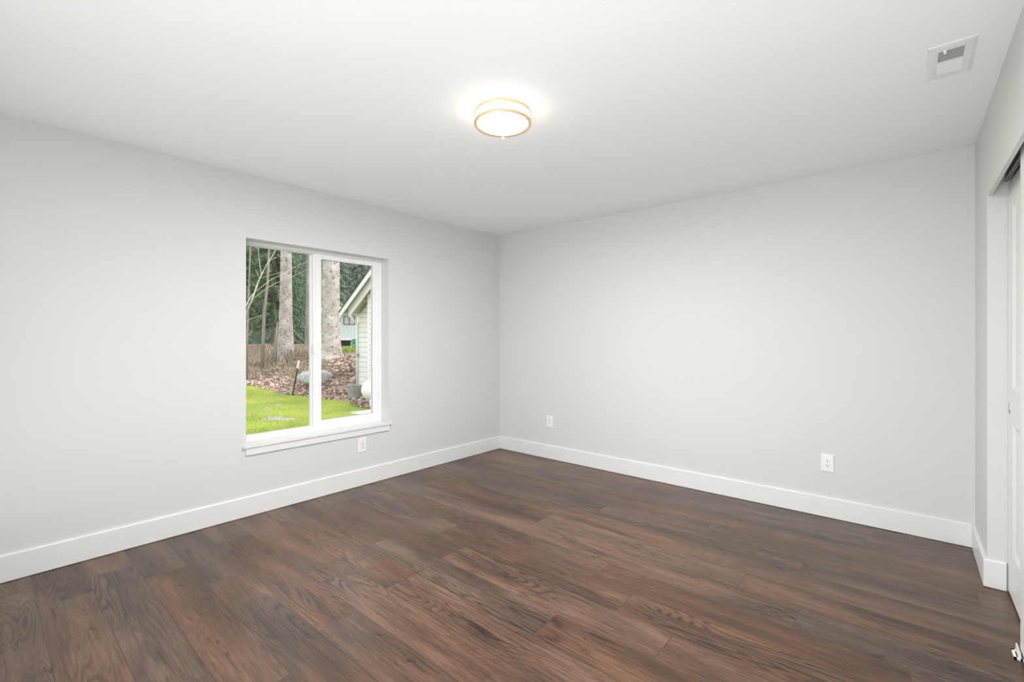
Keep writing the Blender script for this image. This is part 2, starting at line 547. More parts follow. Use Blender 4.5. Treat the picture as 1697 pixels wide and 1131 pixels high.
closet_door('door_1', 'white two-panel sliding closet door with chrome pull, beside the far jamb',
            3.950, CY1 - 0.004, 0.80, 0.012, 2.035, True)
closet_door('door_2', 'white sliding closet door showing only its edge at the right of the picture',
            3.912, -1.204, 0.80, 0.024, 2.035, False)
t_ = MB()
z0 = CH + 0.115
for xa, xb in ((RW + 0.020, RW + 0.023), (RW + 0.060, RW + 0.063), (RW + 0.100, RW + 0.103)):
    t_.box(xa, xb, CY0 + 0.004, CY1 - 0.030, z0 - 0.062, z0)
t_.box(RW + 0.020, RW + 0.103, CY0 + 0.004, CY1 - 0.030, z0 - 0.004, z0)
for xa in (RW + 0.020, RW + 0.055, RW + 0.063, RW + 0.095):
    t_.box(xa, xa + 0.008, CY0 + 0.004, CY1 - 0.030, z0 - 0.062, z0 - 0.059)
tag(t_.build('door_track', M['track']), 'grey metal sliding door track inside the closet header', 'door track')

g = empty('floor_guide', (3.93, -1.225, 0), 'small white plastic door guide on the floor under the sliding doors', 'door guide')
m_ = MB()
for (ya, yb) in ((-1.262, -1.252), (-1.198, -1.188)):
    m_.box(3.888, 3.985, ya, yb, 0.0, 0.006)
m_.box(3.888, 3.896, -1.262, -1.188, 0, 0.006).box(3.906, 3.912, -1.262, -1.188, 0, 0.006).box(3.944, 3.952, -1.262, -1.188, 0, 0.006)
m_.build('base_plate', M['plastic'], g)
for xa in (3.9005, ):
    m_ = MB().prism([(xa, 0.004), (xa + 0.008, 0.004), (xa + 0.008, 0.020), (xa + 0.004, 0.034), (xa + 0.001, 0.034), (xa, 0.028)], 'y', -1.250, -1.188)
    m_.build('prong', M['plastic'], g)

# ------------------------------------------------------------------ ceiling lamp
LX, LY = 1.992, -2.176
lp = empty('ceiling_light', (LX, LY, H), 'lit round flush ceiling lamp with two warm metal rings', 'ceiling light')
c0 = (0, 0, 0)
part_(MB().lathe([(0.0, -0.0005), (0.128, -0.0005), (0.128, -0.012), (0.0, -0.012)], c0), 'base_pan', M['trim'], lp)
part_(MB().lathe([(0.121, -0.012), (0.123, -0.020), (0.123, -0.066), (0.121, -0.074), (0.118, -0.0782)], c0, 64), 'shade_side', M['lamp_side'], lp, 'glowing white glass rim')
part_(MB().lathe([(0.118, -0.0782), (0.100, -0.0792), (0.085, -0.0800),
            (0.055, -0.0815), (0.025, -0.0824), (0.0, -0.0826)], c0, 64), 'diffuser', M['lamp'], lp, 'glowing white glass diffuser')
part_(MB().lathe([(0.1385, -0.014), (0.1455, -0.014), (0.1462, -0.020), (0.1455, -0.026), (0.1385, -0.026)], c0, 72, True, True),
      'upper_ring', M['brass'], lp)
part_(MB().lathe([(0.1245, -0.0722), (0.1245, -0.0690), (0.1440, -0.0620), (0.1462, -0.0630), (0.1468, -0.0700), (0.1455, -0.0772), (0.1430, -0.0775)], c0, 72, True, True),
      'lower_ring', M['brass'], lp)
for a in (math.radians(211), math.radians(329), math.radians(90)):
    cx_, cy_ = 0.1425 * math.cos(a + YAW), 0.1425 * math.sin(a + YAW)
    part_(MB().tube([(cx_, cy_, -0.018), (cx_, cy_, -0.068)], 0.0024, 8), 'strut', M['brass'], lp)
    part_(MB().lathe([(0.0, -0.074), (0.0048, -0.0745), (0.0052, -0.082), (0.0040, -0.088), (0.0, -0.0895)], (cx_ * 0.965, cy_ * 0.965, 0), 14),
          'knob', M['brass'], lp)

# ------------------------------------------------------------------ ceiling vent
VX0, VX1, VY0, VY1 = 3.632, 3.774, -1.433, -1.122
vt = empty('ceiling_vent', ((VX0 + VX1) / 2, (VY0 + VY1) / 2, H), 'small white louvred air register in the ceiling near the closet', 'air vent')
LX0, LX1 = VX0 + 0.032, VX1 - 0.032
LYa, LYb, LYc = VY0 + 0.048, (VY0 + VY1) / 2 - 0.004, VY1 - 0.046
m_ = MB()
def vframe(x0, x1, y0, y1, z0, z1):
    m_.box(x0, x1, y0, y1, z0, z1)
zt = H - 0.0003
def rect_loop(x0, x1, y0, y1, z):
    return [(x0, y0, z), (x1, y0, z), (x1, y1, z), (x0, y1, z)]
loops = [rect_loop(VX0, VX1, VY0, VY1, zt), rect_loop(VX0, VX1, VY0, VY1, H - 0.0055),
         rect_loop(VX0 + 0.010, VX1 - 0.010, VY0 + 0.010, VY1 - 0.010, H - 0.0080),
         rect_loop(LX0, LX1, LYa, LYc, H - 0.0080), rect_loop(LX0, LX1, LYa, LYc, zt)]
for p_, q_ in zip(loops[:-1], loops[1:]):
    m_.add(p_ + q_, [(k, (k + 1) % 4, 4 + (k + 1) % 4, 4 + k) for k in range(4)])
m_.box(LX0, LX1, LYb - 0.004, LYb + 0.008, H - 0.0085, zt)
m_.build('flange', M['vent_paint'], vt)
for half, (ya, yb, sgn) in enumerate(((LYa, LYb - 0.004, -1), (LYb + 0.008, LYc, 1))):
    g_ = MB()
    n = 10
    for k in range(n):
        y = ya + (k + 0.5) * (yb - ya) / n
        dy, dz, th = (0.0034 if sgn < 0 else 0.0040) * sgn, 0.0040, 0.0009
        g_.add([(x, y + sy * dy + sx_ * th, H - 0.0046 - sy * dz) for x in (LX0, LX1) for sy in (-1, 1) for sx_ in (-1, 1)],
               [(0, 1, 3, 2), (4, 6, 7, 5), (0, 4, 5, 1), (2, 3, 7, 6), (0, 2, 6, 4), (1, 5, 7, 3)])
    g_.build('louvre_bank', M['vent_paint'], vt)
MB().box(LX0 - 0.002, LX1 + 0.002, LYa - 0.002, LYc + 0.002, H - 0.0012, H - 0.0006).build('duct_opening', M['dark'], vt)
lv = MB().bbox(LX0 + 0.014, LX0 + 0.024, LYa - 0.006, LYa + 0.012, H - 0.017, H - 0.005, 0.002)
lv.build('damper_lever', M['plastic'], vt)

# ------------------------------------------------------------------ outlets
def outlet(pos, normal, label):
    """normal 'x' : on the left wall facing +x ; 'y' : on the back wall facing -y"""
    o = empty('wall_outlet', pos, label, 'electrical outlet', 'white duplex outlets on the walls')
    o.rotation_euler = (0, 0, 0 if normal == 'y' else math.radians(90))
    # local frame: plate in x/z, facing -y
    w, h = 0.079, 0.124
    p = MB()
    t, c = 0.006, 0.005
    vs = [(sx * w / 2, 0.0, sz * h / 2) for sx, sz in ((-1, -1), (1, -1), (1, 1), (-1, 1))]
    vs += [(sx * w / 2, -0.002, sz * h / 2) for sx, sz in ((-1, -1), (1, -1), (1, 1), (-1, 1))]
    vs += [(sx * (w / 2 - c), -t, sz * (h / 2 - c)) for sx, sz in ((-1, -1), (1, -1), (1, 1), (-1, 1))]
    fs = [(0, 3, 2, 1), (8, 9, 10, 11)]
    for a in (0, 4):
        fs += [(a + k, a + (k + 1) % 4, a + 4 + (k + 1) % 4, a + 4 + k) for k in range(4)]
    p.add(vs, fs)
    a = p.build('wall_plate', M['plastic']); a.parent = o
    i_ = MB().bbox(-0.0165, 0.0165, -t - 0.0015, -t + 0.002, -0.0335, 0.0335, 0.001)
    b = i_.build('receptacle', M['plastic']); b.parent = o
    for zc in (0.0165, -0.0165):
        for (xa, xb, za, zb2) in ((-0.0078, -0.0052, 0.000, 0.0085), (0.0052, 0.0076, 0.0005, 0.0075)):
            s = MB().box(xa, xb, -t - 0.0019, -t - 0.001, zc + za, zc + zb2).build('slot', M['slot']); s.parent = b
        g_ = MB()
        n = 12
        g_.prism([(0.0032 * math.cos(2 * math.pi * k / n), zc - 0.0062 + 0.0034 * math.sin(2 * math.pi * k / n)) for k in range(n)], 'y', -t - 0.0019, -t - 0.001)
        s = g_.build('ground_hole', M['slot']); s.parent = b
    return o
outlet((0.0, -1.763, 0.345), 'x', 'white wall outlet directly below the window sill')
outlet((0.709, 0.0, 0.387), 'y', 'white wall outlet on the far wall near the room corner')
outlet((3.136, 0.0, 0.382), 'y', 'white wall outlet on the far wall toward the closet')

#@@OUTSIDE
# ------------------------------------------------------------------ the yard outside the window
def smooth(t):
    t = max(0.0, min(1.0, t))
    return t * t * (3 - 2 * t)
LA, LB = Vector((-15.93, 2.91)), Vector((-7.70, 2.93))
_ld = (LB - LA).normalized()
_ln = Vector((-_ld.y, _ld.x))
if _ln.dot(Vector((FW.x, FW.y))) < 0: _ln = -_ln
def edge_s(x, y):
    """metres beyond the lawn's edge, towards the trees"""
    d = (Vector((x, y)) - LB)
    along = d.dot(_ld)
    return d.dot(_ln) + 0.16 * math.sin(along * 1.1) + 0.10 * math.sin(along * 2.7 + 1.0)
def ground_z(x, y):
    s = edge_s(x, y)
    depth = (Vector((x, y, 0)) - Vector((CAM.x, CAM.y, 0))).dot(FW)
    z = -0.60 + 1.10 * smooth(s / 3.4) + 0.012 * max(0.0, min(s, 14.0) - 3.4)
    k = max(0.0, min(1.0, (x + 9.6) / 0.9))          # the bank flattens out towards the tank
    z = z * (1 - k) + (-0.60 + 0.30 * smooth(s / 3.0)) * k
    return z
def bump(x, y):
    return 0.035 * noise.noise((x * 0.7, y * 0.7, 0.0)) + 0.015 * noise.noise((x * 2.3, y * 2.3, 4.0))
def gz(x, y):
    return ground_z(x, y) + bump(x, y)
def at(px, depth, z=0.0):
    u = (px - 848.5) / FPX * depth
    p = CAM + FW * depth + RT * u
    return Vector((p.x, p.y, z))
def on_ground(px, depth, sink=0.0):
    p = at(px, depth)
    p.z = gz(p.x, p.y) - sink
    return p

M['lawn'] = noisy('lawn_turf', (0.17, 0.265, 0.045), (0.38, 0.405, 0.08), 0.55, 0.9, 0.3, 8.0, spec=0.1)
M['blade'] = noisy('grass_blades', (0.21, 0.305, 0.055), (0.43, 0.45, 0.095), 0.55, 0.8, 0.0, 4.0, spec=0.1)
M['soil'] = noisy('leafy_soil', (0.19, 0.135, 0.10), (0.38, 0.29, 0.23), 2.2, 0.95, 0.4, 8.0, spec=0.1)
M['gravel'] = noisy('grey_gravel', (0.22, 0.20, 0.17), (0.52, 0.50, 0.45), 22.0, 0.95, 0.5, 6.0, spec=0.1)
M['concrete'] = noisy('pale_concrete', (0.56, 0.56, 0.57), (0.70, 0.70, 0.71), 6.0, 0.9, 0.1, 6.0)
M['stone'] = noisy('grey_granite', (0.30, 0.295, 0.285), (0.56, 0.55, 0.53), 9.0, 0.9, 0.5, 8.0)
M['paint_white'] = noisy('white_exterior_paint', (0.85, 0.835, 0.865), (0.89, 0.875, 0.905), 4.0, 0.55)
M['paint_cream'] = noisy('cream_siding_paint', (0.79, 0.765, 0.765), (0.85, 0.825, 0.825), 3.0, 0.6)
M['soffit'] = noisy('beige_soffit_boards', (0.50, 0.46, 0.37), (0.58, 0.53, 0.44), 6.0, 0.7, stretch=(1, 6, 1))
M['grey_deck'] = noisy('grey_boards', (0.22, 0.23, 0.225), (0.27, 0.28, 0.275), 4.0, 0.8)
M['shingle'] = noisy('dark_shingles', (0.05, 0.05, 0.05), (0.11, 0.105, 0.10), 8.0, 0.95, 0.4)
M['house_wall'] = noisy('pale_green_grey_cladding', (0.70, 0.78, 0.76), (0.74, 0.82, 0.80), 2.0, 0.7)
M['house_trim'] = noisy('grey_window_trim', (0.16, 0.16, 0.155), (0.20, 0.20, 0.19), 3.0, 0.6)
M['house_roof'] = noisy('pale_metal_roof', (0.56, 0.58, 0.56), (0.64, 0.66, 0.64), 2.0, 0.6)
M['curtain'] = noisy('pale_curtain', (0.62, 0.62, 0.58), (0.74, 0.74, 0.70), 3.0, 0.6)
M['void'] = flat('dark_crawl_space', (0.02, 0.022, 0.02), 0.95)
M['tank'] = noisy('white_tank_enamel', (0.84, 0.82, 0.88), (0.90, 0.88, 0.94), 3.0, 0.4)
M['galv'] = noisy('weathered_galvanised_steel', (0.26, 0.265, 0.245), (0.40, 0.405, 0.38), 7.0, 0.6, 0.05, metal=0.0)
M['hose'] = flat('turquoise_hose', (0.17, 0.50, 0.42), 0.45)
M['post_green'] = flat('dark_green_steel', (0.045, 0.055, 0.045), 0.6)
M['leaf_dry'] = noisy('dry_leaves', (0.40, 0.265, 0.21), (0.72, 0.57, 0.49), 3.4, 0.8, 0.0, 6.0, spec=0.2)
M['straw'] = noisy('dead_grass', (0.27, 0.21, 0.145), (0.52, 0.44, 0.32), 2.6, 0.9, 0.0, 5.0, spec=0.1)
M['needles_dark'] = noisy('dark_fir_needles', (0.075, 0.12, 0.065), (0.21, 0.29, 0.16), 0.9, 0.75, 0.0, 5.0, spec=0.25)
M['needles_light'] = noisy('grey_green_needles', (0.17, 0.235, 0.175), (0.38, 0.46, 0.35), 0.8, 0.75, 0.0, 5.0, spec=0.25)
M['needles_hill'] = noisy('distant_forest', (0.028, 0.036, 0.028), (0.085, 0.105, 0.075), 0.35, 0.95, 0.0, 10.0, spec=0.05)
M['twig'] = noisy('pale_bare_bark', (0.40, 0.37, 0.31), (0.62, 0.58, 0.50), 5.0, 0.85)
M['bark_thin'] = noisy('thin_trunk_bark', (0.20, 0.17, 0.15), (0.36, 0.31, 0.27), 6.0, 0.95, 0.4, stretch=(1, 1, 0.25))

def bark_mat():
    m, nt, b, out = mat('pale_scarred_bark')
    L = nt.links.new
    tc = node(nt, 'ShaderNodeTexCoord')
    n1 = node(nt, 'ShaderNodeTexNoise'); n1.inputs['Scale'].default_value = 3.2; n1.inputs['Detail'].default_value = 7
    L(tc.outputs['Object'], n1.inputs['Vector'])
    base = ramp(nt, n1.outputs['Fac'], [(0.25, (0.28, 0.23, 0.215)), (0.45, (0.45, 0.395, 0.375)), (0.7, (0.62, 0.585, 0.555))])
    mp = node(nt, 'ShaderNodeMapping'); mp.inputs['Scale'].default_value = (4.6, 4.6, 5.2)
    L(tc.outputs['Object'], mp.inputs[0])
    vo = node(nt, 'ShaderNodeTexVoronoi'); vo.inputs['Scale'].default_value = 1.0; vo.inputs['Randomness'].default_value = 1.0
    L(mp.outputs[0], vo.inputs['Vector'])
    spots = ramp(nt, vo.outputs['Distance'], [(0.10, (1, 1, 1)), (0.24, (0, 0, 0))])
    mp2 = node(nt, 'ShaderNodeMapping'); mp2.inputs['Scale'].default_value = (9, 9, 26)
    L(tc.outputs['Object'], mp2.inputs[0])
    n2 = node(nt, 'ShaderNodeTexNoise'); n2.inputs['Scale'].default_value = 1.0; n2.inputs['Detail'].default_value = 5
    L(mp2.outputs[0], n2.inputs['Vector'])
    fl = ramp(nt, n2.outputs['Fac'], [(0.38, (1, 1, 1)), (0.47, (0, 0, 0))])
    mask = math_(nt, 'MINIMUM', math_(nt, 'ADD', math_(nt, 'MULTIPLY', spots, 0.80), math_(nt, 'MULTIPLY', fl, 0.32)), 0.9)
    mx = node(nt, 'ShaderNodeMix', data_type='RGBA')
    L(mask, mx.inputs['Factor']); L(base, mx.inputs['A']); mx.inputs['B'].default_value = (0.13, 0.095, 0.085, 1)
    L(mx.outputs['Result'], b.inputs['Base Color'])
    b.inputs['Roughness'].default_value = 0.95
    b.inputs['Specular IOR Level'].default_value = 0.1
    bp = node(nt, 'ShaderNodeBump'); bp.inputs['Strength'].default_value = 0.6; bp.inputs['Distance'].default_value = 0.02
    L(math_(nt, 'SUBTRACT', n1.outputs['Fac'], math_(nt, 'MULTIPLY', mask, 0.6)), bp.inputs['Height'])
    L(bp.outputs[0], b.inputs['Normal'])
    return m
M['bark'] = bark_mat()

def strip_mesh(name, m, items, label, cat, kind='stuff'):
    mb = MB()
    for vs, fs in items:
        mb.add(vs, fs)
    return tag(mb.build(name, m), label, cat, kind=kind)

# ground: lawn and bank as two meshes meeting at the lawn's edge
def ground_mesh():
    lawn, bank = MB(), MB()
    # bank and wood floor: fine near the edge, coarser away
    st = 0.45
    xs = [-48 + i * st for i in range(int((48 - 0.2) / st) + 1)]
    ys = [-16 + i * st for i in range(int(52 / st) + 1)]
    nx = len(xs)
    vs = [(x, y, gz(x, y)) for y in ys for x in xs]
    fs = []
    for j in range(len(ys) - 1):
        for i in range(nx - 1):
            fs.append((j * nx + i, j * nx + i + 1, (j + 1) * nx + i + 1, (j + 1) * nx + i))
    bank.add(vs, fs, True)
    # lawn sheet: a grid running along the edge, lying just over the soil
    n_al, n_pr = 150, 60
    vs, fs = [], []
    for i in range(n_al):
        al = 12.0 - 0.3 * i
        for k in range(n_pr):
            p = LB + _ld * al
            off = -(k ** 1.25) * 0.075 + 0.02
            q = p + _ln * (off - 0.16 * math.sin(al * 1.1) - 0.10 * math.sin(al * 2.7 + 1.0))
            x = min(q.x, -0.25)
            vs.append((x, q.y, gz(x, q.y) + (0.022 if k else -0.03)))
    for i in range(n_al - 1):
        for k in range(n_pr - 1):
            fs.append((i * n_pr + k, i * n_pr + k + 1, (i + 1) * n_pr + k + 1, (i + 1) * n_pr + k))
    lawn.add(vs, fs, True)
    o = structure(bank, 'yard_ground', M['soil'], 'brown soil bank and wood floor rising behind the lawn', 'ground')
    tag(lawn.build('lawn', M['lawn']), 'bright yellow-green mown lawn outside the window', 'lawn', kind='stuff')
ground_mesh()

def blade(p, h, w, az, lean):
    d = Vector((math.cos(az), math.sin(az), 0)); s = Vector((-d.y, d.x, 0)) * w
    b = p + d * lean * h * 0.4 + Vector((0, 0, h * 0.62)); t = p + d * lean * h + Vector((0, 0, h))
    return [p - s, p + s, b + s * 0.7, b - s * 0.7, t], [(0, 1, 2, 3), (3, 2, 4)]
items = []
for _ in range(10000):
    d = 7.6 + rnd.random() ** 1.3 * 11.0
    px = rnd.uniform(370, 655)
    p = at(px, d)
    s = edge_s(p.x, p.y)
    if s > 0.05: continue
    p.z = gz(p.x, p.y) + 0.015
    if -6.9 < p.x < -4.9 and 1.9 < p.y < 2.7: continue
    items.append(blade(p, rnd.uniform(0.02, 0.042), 0.007, rnd.uniform(0, 6.28), rnd.uniform(0.1, 0.9)))
strip_mesh('lawn_grass', M['blade'], items, 'short grass blades standing in the lawn', 'grass')

# fallen leaves on the bank
items = []
for _ in range(14000):
    d = rnd.uniform(11.5, 20.5)
    px = rnd.uniform(360, 680)
    p = at(px, d)
    s = edge_s(p.x, p.y)
    if s < -0.10 or s > 3.6 or (s > 1.9 and rnd.random() < (s - 1.9) * 0.55): continue
    if s < 0.1 and rnd.random() < 0.6: continue
    if p.x > -9.9 and p.y > 4.0: continue
    p.z = gz(p.x, p.y) + rnd.uniform(0.005, 0.055)
    L_ = rnd.uniform(0.045, 0.105); W_ = L_ * rnd.uniform(0.35, 0.6)
    R_ = Matrix.Rotation(rnd.uniform(0, 6.28), 3, 'Z') @ Matrix.Rotation(rnd.uniform(-0.8, 0.8), 3, 'X') @ Matrix.Rotation(rnd.uniform(-0.7, 0.7), 3, 'Y')
    c = rnd.uniform(0.1, 0.5) * W_
    vs = [p + R_ @ Vector(q) for q in ((-L_, 0, 0), (-L_ * 0.2, -W_, c), (L_ * 0.7, -W_ * 0.6, c), (L_, 0, 0), (L_ * 0.7, W_ * 0.6, c), (-L_ * 0.2, W_, c))]
    items.append((vs, [(0, 1, 2, 3), (0, 3, 4, 5)]))
strip_mesh('fallen_leaves', M['leaf_dry'], items, 'carpet of pinkish brown fallen leaves on the bank', 'leaf litter')

# dead grass and bracken in front of the trunks
items = []
def tuft(p, n, h, w):
    for _ in range(n):
        q = p + Vector((rnd.gauss(0, 0.16), rnd.gauss(0, 0.16), 0)); q.z = gz(q.x, q.y)
        hh = h * rnd.uniform(0.5, 1.1)
        az = rnd.uniform(0, 6.28); d = Vector((math.cos(az), math.sin(az), 0)); s = Vector((-d.y, d.x, 0)) * w
        a = rnd.uniform(0.3, 1.0)
        k = [q, q + d * a * hh * 0.25 + Vector((0, 0, hh * 0.6)), q + d * a * hh * 0.7 + Vector((0, 0, hh * 0.9)), q + d * a * hh * 1.15 + Vector((0, 0, hh * 0.72))]
        vs = []
        for i, c in enumerate(k):
            f = (1, 1, 0.8, 0.2)[i]
            vs += [c - s * f, c + s * f]
        items.append((vs, [(0, 1, 3, 2), (2, 3, 5, 4), (4, 5, 7, 6)]))
for _ in range(620):
    d = rnd.uniform(14.5, 25.5); px = rnd.uniform(375, 560)
    if d > 23 and px > 505: continue
    p = at(px, d); s = edge_s(p.x, p.y)
    if s < 1.0 or s > 8.5: continue
    if (at(549, 19.5) - at(px, d)).length < 0.55: continue
    if px > 530 and rnd.random() < 0.75: continue
    tuft(p, 20, rnd.uniform(0.14, 0.30) + (0.2 if s > 2.2 and px < 512 else 0), 0.0075)
strip_mesh('dead_undergrowth', M['straw'], items, 'tan dead grass and bracken around the trunk bases', 'undergrowth')

# ------------------------------------------------------------------ big trunks
def trunk_mb(base, top, r0, r1, flare, seed, segs=28, rings=46, wob=0.03):
    mb = MB()
    vs, fs = [], []
    for i in range(rings + 1):
        t = i / rings
        c = base.lerp(top, t)
        h = (top.z - base.z) * t
        r = r1 + (r0 - r1) * math.exp(-3.2 * t) + flare * math.exp(-h / 0.38)
        for k in range(segs):
            a = 2 * math.pi * k / segs
            lobes = 1 + (0.35 * math.exp(-h / 0.3) * math.sin(5 * a + seed) if flare else 0)
            n_ = noise.noise((math.cos(a) * 1.6 + seed * 3.1, math.sin(a) * 1.6, h * 1.3))
            n2 = noise.noise((math.cos(a) * 4 + seed, math.sin(a) * 4, h * 5.0))
            rr = r * (1 + 0.05 * n_ + 0.02 * n2)
            if flare: rr += flare * 0.5 * math.exp(-h / 0.3) * (lobes - 1)
            vs.append((c.x + rr * math.cos(a) - base.x, c.y + rr * math.sin(a) - base.y, c.z - base.z))
    for i in range(rings):
        for k in range(segs):
            k2 = (k + 1) % segs
            fs.append((i * segs + k, i * segs + k2, (i + 1) * segs + k2, (i + 1) * segs + k))
    mb.add(vs, fs, True)
    return mb

def big_tree(px, d, r0, flare, lean, label, seed, knots=26, height=13.0, m='bark', slim=0.62):
    base = on_ground(px, d, 0.12)
    o = empty('fir_tree', base, label, 'tree')
    top = base + Vector((lean * RT.x, lean * RT.y, height))
    part_(trunk_mb(base, top, r0, r0 * slim, flare, seed), 'trunk', M[m], o)
    # dead branch stubs
    r = random.Random(seed)
    for _ in range(knots):
        h = r.uniform(0.9, 5.8); a = math.radians(-75) + YAW * 0 + r.uniform(-1.5, 1.5) + 0.5; t = h / height
        c = Vector((0, 0, 0)).lerp(top - base, t); rr = r0 * (slim + (1 - slim) * math.exp(-3.2 * t)) * 0.93
        dv = Vector((math.cos(a), math.sin(a), r.uniform(-0.35, 0.1)))
        ln = r.uniform(0.04, 0.14)
        p0 = c + Vector((math.cos(a), math.sin(a), 0)) * rr
        kb = MB().tube([p0, p0 + dv * ln * 0.6, p0 + dv * ln], [0.028, 0.017, 0.010], 6)
        part_(kb, 'branch_stub', M['bark_thin'], o)
    return o, base, top

NEED = {}
def spray_mesh(mb, start, direction, length, r, droop, leaf, dens):
    """one fir bough: a drooping axis with needle sprays on both sides"""
    n = max(4, int(length * 5.5))
    pts = []
    for i in range(n + 1):
        t = i / n
        pts.append(start + direction * length * t + Vector((0, 0, -droop * length * t * t)))
    side = Vector((-direction.y, direction.x, 0)).normalized()
    for i in range(1, n + 1):
        t = i / n
        ax = (pts[i] - pts[i - 1]).normalized()
        for _ in range(dens):
            sg = r.choice((-1, 1))
            l = leaf * r.uniform(0.6, 1.3) * (1.15 - 0.5 * t)
            dv = (side * sg * r.uniform(0.3, 1.0) + ax * r.uniform(0.2, 0.9) + Vector((0, 0, r.uniform(-0.9, 0.15)))).normalized()
            w = dv.cross(Vector((r.uniform(-0.5, 0.5), r.uniform(-0.5, 0.5), 1))).normalized() * l * r.uniform(0.06, 0.13)
            p = pts[i] + Vector((r.gauss(0, 0.03), r.gauss(0, 0.03), r.gauss(0, 0.03)))
            e = p + dv * l
            m_ = p + dv * l * 0.45
            mb.add([p, m_ + w, e + Vector((0, 0, -0.10 * l)), m_ - w], [(0, 1, 2, 3)])

def conifer_parts(seed, h0, h1, spread, n_boughs, droop, leaf, dens):
    r = random.Random(seed)
    fol, tr = MB(), MB()
    for i in range(n_boughs):
        z = h0 + (h1 - h0) * (i / n_boughs) + r.uniform(-0.1, 0.1)
        a = i * 2.399 + r.uniform(-0.3, 0.3)
        ln = spread * (1.0 - 0.72 * (z - h0) / (h1 - h0)) * r.uniform(0.7, 1.1)
        dv = Vector((math.cos(a), math.sin(a), r.uniform(0.0, 0.2)))
        spray_mesh(fol, Vector((0, 0, z)), dv, ln, r, droop * r.uniform(0.7, 1.3), leaf, dens)
        tr.tube([(0, 0, z), tuple(Vector((0, 0, z)) + dv * ln * 0.5 + Vector((0, 0, -droop * ln * 0.25)))], [0.03, 0.012], 5, False)
    tr.tube([(0, 0, -0.3), (0, 0, h1 * 0.5), (0, 0, h1 * 0.97)], [0.16, 0.12, 0.03], 10)
    return fol, tr

def conifer(kind, seed):
    if kind == 'dark':
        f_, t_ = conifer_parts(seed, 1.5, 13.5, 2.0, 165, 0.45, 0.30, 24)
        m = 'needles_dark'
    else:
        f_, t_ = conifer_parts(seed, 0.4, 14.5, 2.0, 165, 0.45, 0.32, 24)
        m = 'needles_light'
    o = empty('conifer', (0, 0, 0), 'x', 'tree')
    part_(f_, 'foliage', M[m], o)
    part_(t_, 'trunk', M['bark_thin'], o)
    return o
def copy_tree(o):
    c = o.copy(); C.objects.link(c)
    for ch in [k for k in C.objects if k.parent == o]:
        d = ch.copy(); C.objects.link(d); d.parent = c
    return c

DARK = 'dark green conifer in the wood behind the pale trunks'
LIGHT = 'grey-green conifer rising behind the neighbouring house'
proto = {'dark': conifer('dark', 3), 'light': conifer('light', 5)}
used = {'dark': False, 'light': False}
spots = []
GS = 5.1
for i in range(12):
    for k in range(-14, 15):
        d = 25.0 + i * GS * 0.87
        u = -0.43 * d + (k + 0.5 * (i % 2)) * GS
        px = 848.5 + u / d * FPX
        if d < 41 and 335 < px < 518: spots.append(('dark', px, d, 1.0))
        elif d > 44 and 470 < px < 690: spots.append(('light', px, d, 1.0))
for kind, px, d, sc in spots:
    o = proto[kind] if not used[kind] else copy_tree(proto[kind])
    used[kind] = True
    p = at(px, d); p.z = gz(p.x, p.y) - 0.05
    o.location = p
    o.scale = (sc, sc, sc)
    o.rotation_euler = (0, 0, rnd.uniform(0, 6.28))
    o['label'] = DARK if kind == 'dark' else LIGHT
    o['group'] = 'conifers of the wood' if kind == 'dark' else 'conifers behind the neighbouring house'

hb = MB()
vs, fs = [], []
nh, nk = 60, 14
for i in range(nh + 1):
    px = -200 + i * 20
    for k in range(nk + 1):
        p = at(px, 58 + k * 2.2)
        vs.append((p.x, p.y, 0.4 + 24.0 * smooth(k / nk) + 1.6 * noise.noise((p.x * 0.15, p.y * 0.15, 2.0)) * (k / nk)))
for i in range(nh):
    for k in range(nk):
        fs.append((i * (nk + 1) + k, (i + 1) * (nk + 1) + k, (i + 1) * (nk + 1) + k + 1, i * (nk + 1) + k + 1))
hb.add(vs, fs, True)
structure(hb, 'hillside', M['needles_hill'], 'dim wooded hillside far behind the conifers', 'hillside')

big_tree(473.5, 21.0, 0.345, 0.16, 0.05, 'tall pale fir trunk in the left pane, the wider one with dark knots', 11, slim=0.52)
big_tree(548.5, 19.5, 0.375, 0.20, 0.0, 'thick pale scarred fir trunk in the right pane near the shed', 23, 30, slim=0.88)
big_tree(511.5, 23.5, 0.20, 0.08, 0.12, 'narrower grey trunk just left of the middle window stile', 31, 14, m='bark_thin')

# thin leaning trunk, pole and broken snag
def thin_trunk(name, pts, radii, label):
    base = Vector(pts[0])
    o = empty(name, base, label, 'tree')
    part_(MB().tube([Vector(p) - base for p in pts], radii, 10), 'trunk', M['bark_thin'], o)
    return o
b0 = on_ground(434, 20.0, 0.1)
o = thin_trunk('young_tree', [b0, at(438, 20.0, 1.272 + 45 / FPX * 20), at(443.5, 20.0, 1.272 + 90 / FPX * 20), at(446, 20.0, 1.272 + 150 / FPX * 20), at(449, 20, 6.2)],
           [0.078, 0.064, 0.052, 0.044, 0.026], 'thin leaning brown trunk left of the wide pale trunk')
b0 = on_ground(408.5, 19.0, 0.1)
o = thin_trunk('sapling', [b0, at(411, 19.0, 1.272 + 50 / FPX * 19), at(413.5, 19.0, 1.272 + 110 / FPX * 19), at(415.5, 19.0, 1.272 + 170 / FPX * 19)],
           [0.045, 0.036, 0.030, 0.022], 'slim straight pole-like trunk at the left edge of the window')
b0 = on_ground(454, 20.3, 0.1)
o = thin_trunk('tree_snag', [b0, at(457, 20.3, 1.0), at(458.6, 20.3, 1.5), at(459.6, 20.3, 1.272 + 27 / FPX * 20.3)],
           [0.11, 0.075, 0.055, 0.015], 'short broken dead trunk leaning against the wide pale trunk')

